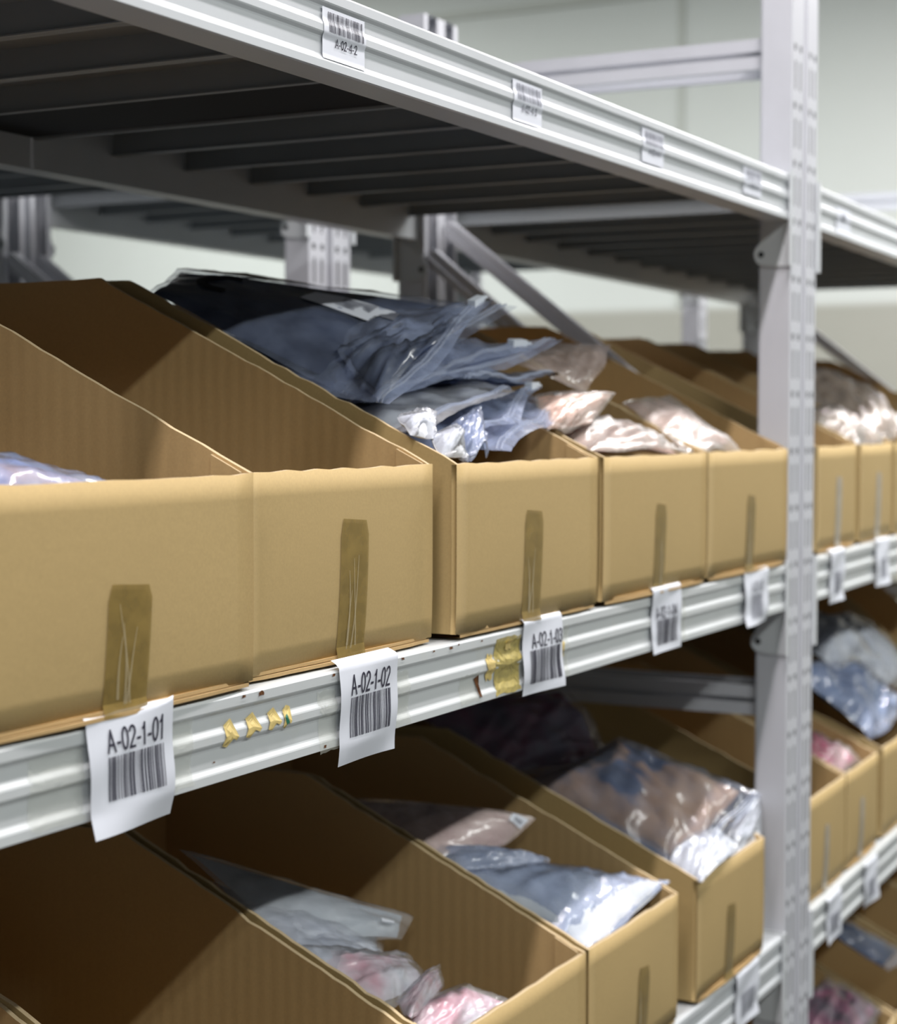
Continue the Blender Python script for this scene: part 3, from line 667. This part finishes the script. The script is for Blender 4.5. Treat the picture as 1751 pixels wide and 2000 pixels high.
# ------------------------------------------------------------------ shelf labels
def text_polys(s, th=0.125):
    """stroke lettering: each glyph is a set of polylines in a 0.5 x 1 cell."""
    def arc(cx, cy, rx, ry, a0, a1, n=10): return [(cx + rx * math.cos(R(a0 + (a1 - a0) * i / n)), cy + ry * math.sin(R(a0 + (a1 - a0) * i / n))) for i in range(n + 1)]
    GL = {'A': (.60, [[(.03, 0), (.30, .98), (.57, 0)], [(.12, .33), (.48, .33)]]),
          '0': (.50, [arc(.25, .5, .20, .48, 0, 360, 20)]),
          '1': (.40, [[(.07, .74), (.17, .80), (.24, .98), (.24, 0)]]),
          '2': (.50, [arc(.25, .74, .20, .24, 170, -35, 10) + [(.05, .03), (.46, .03)]]),
          '3': (.50, [arc(.24, .75, .19, .23, 160, -90, 10) + arc(.24, .27, .21, .25, 90, -160, 10)]),
          '4': (.52, [[(.38, 0), (.38, .97), (.04, .30), (.50, .30)]]),
          '5': (.50, [[(.44, .96), (.12, .96), (.08, .52)] + arc(.24, .32, .21, .30, 120, -160, 12)]),
          '-': (.34, [[(.05, .36), (.29, .36)]])}
    vs_, fs = [], []; x = 0
    for ch in s:
        wd, strokes = GL[ch]
        for st_ in strokes:
            for (ax, ay), (bx, by) in zip(st_, st_[1:]):
                dx, dy = bx - ax, by - ay; l = math.hypot(dx, dy) or 1; nx_, ny_ = -dy / l * th / 2, dx / l * th / 2; ex, ey = dx / l * th * .3, dy / l * th * .3
                n = len(vs_); vs_ += [(x + ax - ex + nx_, ay - ey + ny_), (x + ax - ex - nx_, ay - ey - ny_), (x + bx + ex - nx_, by + ey - ny_), (x + bx + ex + nx_, by + ey + ny_)]
                fs.append((n, n + 1, n + 2, n + 3))
        x += wd + .06
    x -= .06
    return [(a / x, b) for a, b in vs_], fs
def face_y(q):      # beam front profile depth at height fraction q (0 bottom, 1 top)
    pts = sorted([(b * .955, a) for a, b in BP] + [(1.0, 0.0)])
    for (qa, ya), (qb, yb) in zip(pts, pts[1:]):
        if qa <= q <= qb: return ya + (yb - ya) * (q - qa) / (qb - qa)
    return 0.0
def label_(x0, x1, zb, ztop, zbeam, txt, lab, hang, top=False, bay2=False, bars=(.2, .88, .33, .71), tbox=(.2, .88, .10, .29), seed=0, lift=0.0, group=None, wrap=0.0, soft=False):
    """hang: paper taped over the beam's top edge and hanging free below; otherwise stuck to the beam face."""
    W, H = x1 - x0, ztop - zb
    loc = Vector((x0, 0, ztop)); rz = 0
    if bay2:
        p = Matrix.Rotation(RZ2, 3, 'Z') @ Vector((x0 - RX2, 0, 0)); loc = Vector((RX2 + p.x, p.y, ztop)); rz = RZ2
    root = empty('shelf_label', loc, rz, lab, 'label', group)
    def P(u, v, d=0.0):      # v 0 top .. 1 bottom
        z = -H * v
        q = (ztop + z - zbeam) / BH
        if hang:
            y = -0.0030 - 0.0016 * math.sin(3.0 * u + seed) * v - 0.002 * v * math.sin(2.2 * v + seed) + 0.0008 * math.sin(9 * v + 4 * u + seed)
            if v > .8: y += -0.003 * (v - .8) * 5 * math.sin(2.5 * u + seed * 2)
            xo = 0.0035 * math.sin(seed * 1.7) * v
            zo = lift * max(0, u - .45) ** 2 * max(0, .35 - v) * 30 * 0.35
            y -= lift * max(0, u - .5) * max(0, .3 - v) * .6
        else:
            y = face_y(max(0, min(1, q))) - 0.0006; xo = 0; zo = 0
            y = y * 0.6 - 0.0002
        return Vector((W * u + xo, y - d, z + zo))
    nu, nv = 10, 26; vt = []; fs = []
    rows = [(-1.0, None)] if hang else []
    r0 = 0
    if hang:      # part folded back over the top of the beam
        for a in range(nu + 1):
            p = P(a / nu, 0); bk = wrap * (1 - .5 * (a / nu if seed % 2 else 1 - a / nu)); vt.append(Vector((p.x - 0.004, 0.002 + bk, 0.0045 + 0.003 * math.sin(seed))))
        for a in range(nu + 1):
            p = P(a / nu, 0); vt.append(Vector((p.x - 0.001, p.y + 0.0020, 0.0035)))
        r0 = 2
    for b in range(nv + 1):
        for a in range(nu + 1): vt.append(P(a / nu, b / nv))
    for b in range(nv + r0):
        for a in range(nu):
            q = b * (nu + 1) + a; fs.append((q, q + nu + 1, q + nu + 2, q + 1))
    mesh('paper', vt, fs, M['paper'], root, smooth=True)
    ink = M['ink_soft'] if soft else M['ink']
    b0, b1, c0, c1 = bars; mb = MB(); x = b0; rr = random.Random(seed + 11)
    while x < b1:
        wd = rr.choice((.006, .006, .012, .018)) * (1.0 if not top else 1.1); wd = min(wd, b1 - x)
        n = 6
        for j in range(n):
            va, vb = c0 + (c1 - c0) * j / n, c0 + (c1 - c0) * (j + 1) / n
            mb.add([P(x, va, .0005), P(x + wd, va, .0005), P(x + wd, vb, .0005), P(x, vb, .0005)], [(0, 1, 2, 3)])
        x += wd + rr.choice((.006, .008, .014, .018))
    mb.build('barcode', ink, root, fix=False)
    if txt:
        pts, tf = text_polys(txt); a0, a1, e0, e1 = tbox
        mesh('lettering', [P(a0 + (a1 - a0) * p[0], e1 - (e1 - e0) * p[1], .0007) for p in pts], tf, ink, root)
    return root
gl = 'barcode labels on the middle beam'
label_(0.990, 1.088, 1.188, 1.270, ZM, 'A-02-1-01', 'white paper barcode label A-02-1-01 hanging over the middle beam', True, seed=1, lift=.006, wrap=.004)
label_(1.326, 1.427, 1.183, 1.267, ZM, 'A-02-1-02', 'white paper barcode label A-02-1-02 hanging over the middle beam', True, seed=2, wrap=.003, bars=(.17, .87, .32, .73), tbox=(.17, .86, .09, .29))
label_(1.690, 1.786, 1.194, 1.270, ZM, 'A-02-1-03', 'white paper barcode label A-02-1-03 hanging on the middle beam beside yellow tape', True, seed=5, wrap=.016, bars=(.17, .93, .40, .86), tbox=(.22, .97, .18, .37))
label_(2.052, 2.150, 1.196, 1.273, ZM, 'A-02-1-04', 'white paper barcode label A-02-1-04 curling over the middle beam', True, seed=4, wrap=.016, bars=(.17, .85, .48, .88), tbox=(.15, .83, .28, .46))
label_(2.396, 2.500, 1.195, 1.268, ZM, 'A-02-1-05', 'white barcode label A-02-1-05 on the middle beam next to the post', True, seed=7, wrap=.003, bars=(.25, .75, .42, .88), tbox=(.25, .75, .18, .38), soft=True)
label_(2.835, 2.925, 1.188, 1.268, ZM, None, 'blurred barcode label on the middle beam, first one right of the post', True, seed=3, wrap=.003, bay2=True, soft=True, bars=(.3, .75, .4, .85))
label_(3.145, 3.240, 1.190, 1.268, ZM, None, 'blurred barcode label on the middle beam at the right edge', True, seed=6, wrap=.003, bay2=True, soft=True, bars=(.3, .75, .4, .85))
TK = dict(top=True, bars=(.12, .95, .07, .47), tbox=(.28, .80, .56, .73))
label_(1.308, 1.377, 1.7765, 1.8185, ZT, 'A-02-4-2', 'small white barcode sticker A-02-4-2 on the top beam', False, seed=12, **TK)
label_(1.671, 1.740, 1.778, 1.819, ZT, 'A-02-4-3', 'small white barcode sticker on the top beam, second from the left', False, seed=13, soft=True, **TK)
label_(2.020, 2.090, 1.780, 1.820, ZT, 'A-02-4-4', 'small white barcode sticker on the top beam, third from the left', False, seed=14, soft=True, **TK)
label_(2.389, 2.466, 1.784, 1.820, ZT, 'A-02-4-5', 'small white barcode sticker on the top beam next to the post', False, seed=15, soft=True, **TK)
label_(2.860, 2.950, 1.772, 1.815, ZT, None, 'faint white sticker on the top beam right of the post', False, seed=16, bay2=True, soft=True, **dict(TK, bars=(.3, .6, .2, .5)))
label_(2.376, 2.476, 0.640, 0.715, ZL, None, 'yellowed barcode label on the lower beam left of the post', True, seed=22, wrap=.003, soft=True, bars=(.25, .8, .4, .85))
label_(2.835, 2.925, 0.640, 0.712, ZL, None, 'barcode label on the lower beam, first one right of the post', True, seed=23, wrap=.003, bay2=True, soft=True, bars=(.2, .8, .4, .85))
label_(3.090, 3.180, 0.640, 0.712, ZL, None, 'barcode label on the lower beam at the right edge', True, seed=24, wrap=.003, bay2=True, soft=True, bars=(.2, .8, .4, .85))

# ------------------------------------------------------------------ tape remnants and rust chips stuck on the middle beam
near_rack = bpy.data.objects['shelving_rack']
mid_beam = [o for o in near_rack.children if o.name.startswith('beam')][2]
def stick(name, pts, mat, d=.0007, label=None):
    """pts: (x, z) outline on the beam front face, world metres."""
    mb = MB(); cx = sum(p[0] for p in pts) / len(pts); cz = sum(p[1] for p in pts) / len(pts)
    vs_ = []; rings = 5; n = len(pts)
    for r in range(rings + 1):
        t = r / rings
        for (x, z) in pts:
            X_, Z_ = cx + (x - cx) * t, cz + (z - cz) * t
            q = max(0, min(1, (Z_ - ZM) / BH)); vs_.append((X_ - 0.79, face_y(q) - d, Z_))
    fs = [(r * n + a, r * n + (a + 1) % n, (r + 1) * n + (a + 1) % n, (r + 1) * n + a) for r in range(rings) for a in range(n)]
    o = mesh(name, vs_, fs, mat, mid_beam)
    if label: o['label'] = label
    return o
for k, (x, z, w_, h_) in enumerate(((1.158, 1.243, .020, .022), (1.188, 1.244, .022, .020), (1.219, 1.244, .020, .018), (1.242, 1.243, .012, .019))):
    sl = (.2, .2, .25, .05)[k]
    pts = [(x + w_ * .1, z), (x + w_ * .55, z + h_ * .20), (x + w_ * (.62 if k < 3 else 1), z + h_ * .12), (x + w_ * 1.0, z - h_ * .5), (x + w_ * .85, z - h_ * .62), (x + w_ * .6, z - h_ * .52), (x + w_ * .3, z - h_ * .8), (x, z - h_ * .72), (x + w_ * .12, z - h_ * .4)]
    stick('tape_scrap', pts, M['masking'], .0012)
stick('green_mark', [(1.2435, 1.238), (1.248, 1.240), (1.250, 1.233), (1.246, 1.231)], M['green_ink'], .0016)
rt = random.Random(5)
def ragged(x0, x1, z0, z1, j=.0015, n=7):
    p = [(x0 + (x1 - x0) * a / n, z1 + rt.uniform(-j, j)) for a in range(n + 1)]
    p += [(x1 + rt.uniform(-j, j), z1 + (z0 - z1) * a / n) for a in range(1, n + 1)]
    p += [(x1 + (x0 - x1) * a / n, z0 + rt.uniform(-j, j)) for a in range(1, n + 1)]
    p += [(x0 + rt.uniform(-j, j), z0 + (z1 - z0) * a / n) for a in range(1, n)]
    return p
stick('masking_tape', ragged(1.632, 1.690, 1.203, 1.259), M['masking_thin'], .0009, 'stained yellow masking tape')
stick('tape_scrap', ragged(1.612, 1.628, 1.222, 1.244, .003), M['masking'], .0010)
stick('tape_scrap', ragged(1.655, 1.668, 1.246, 1.256, .001), M['masking'], .0020)
stick('tape_scrap', ragged(1.790, 1.800, 1.222, 1.240, .003), M['masking'], .0010)
stick('tape_film', ragged(1.298, 1.328, 1.199, 1.250), M['tape_film'])
stick('tape_film', ragged(1.427, 1.455, 1.202, 1.250), M['tape_film'])
stick('tape_film', ragged(1.086, 1.118, 1.204, 1.254), M['tape_film'])
stick('tape_film', ragged(0.935, 0.992, 1.204, 1.254), M['tape_film'])
stick('tape_film', ragged(1.556, 1.596, 1.203, 1.232), M['tape_film'])
stick('tape_film', ragged(1.786, 1.812, 1.202, 1.256), M['tape_film'])
stick('tape_film', ragged(2.148, 2.175, 1.202, 1.256), M['tape_film'])
stick('rust_chip', [(1.586, 1.226), (1.594, 1.229), (1.597, 1.219), (1.600, 1.206), (1.595, 1.207), (1.592, 1.217)], M['rust'], .0012)
for x, z, s in ((1.306, 1.204, .0022), (1.148, 1.2165, .0015), (1.21, 1.2615, .0035), (1.185, 1.2625, .0030), (1.32, 1.2625, .0022), (1.44, 1.2625, .0028), (1.50, 1.2625, .002), (1.535, 1.262, .003), (1.60, 1.2615, .002), (1.55, 1.2635, .0016)):
    pts = [(x + s * (1.6 if a % 2 else .9) * math.cos(a * .785) * rt.uniform(.6, 1.3), z + s * .6 * math.sin(a * .785) * rt.uniform(.5, 1.2)) for a in range(8)]
    stick('rust_chip', pts, M['rust'], .0008)
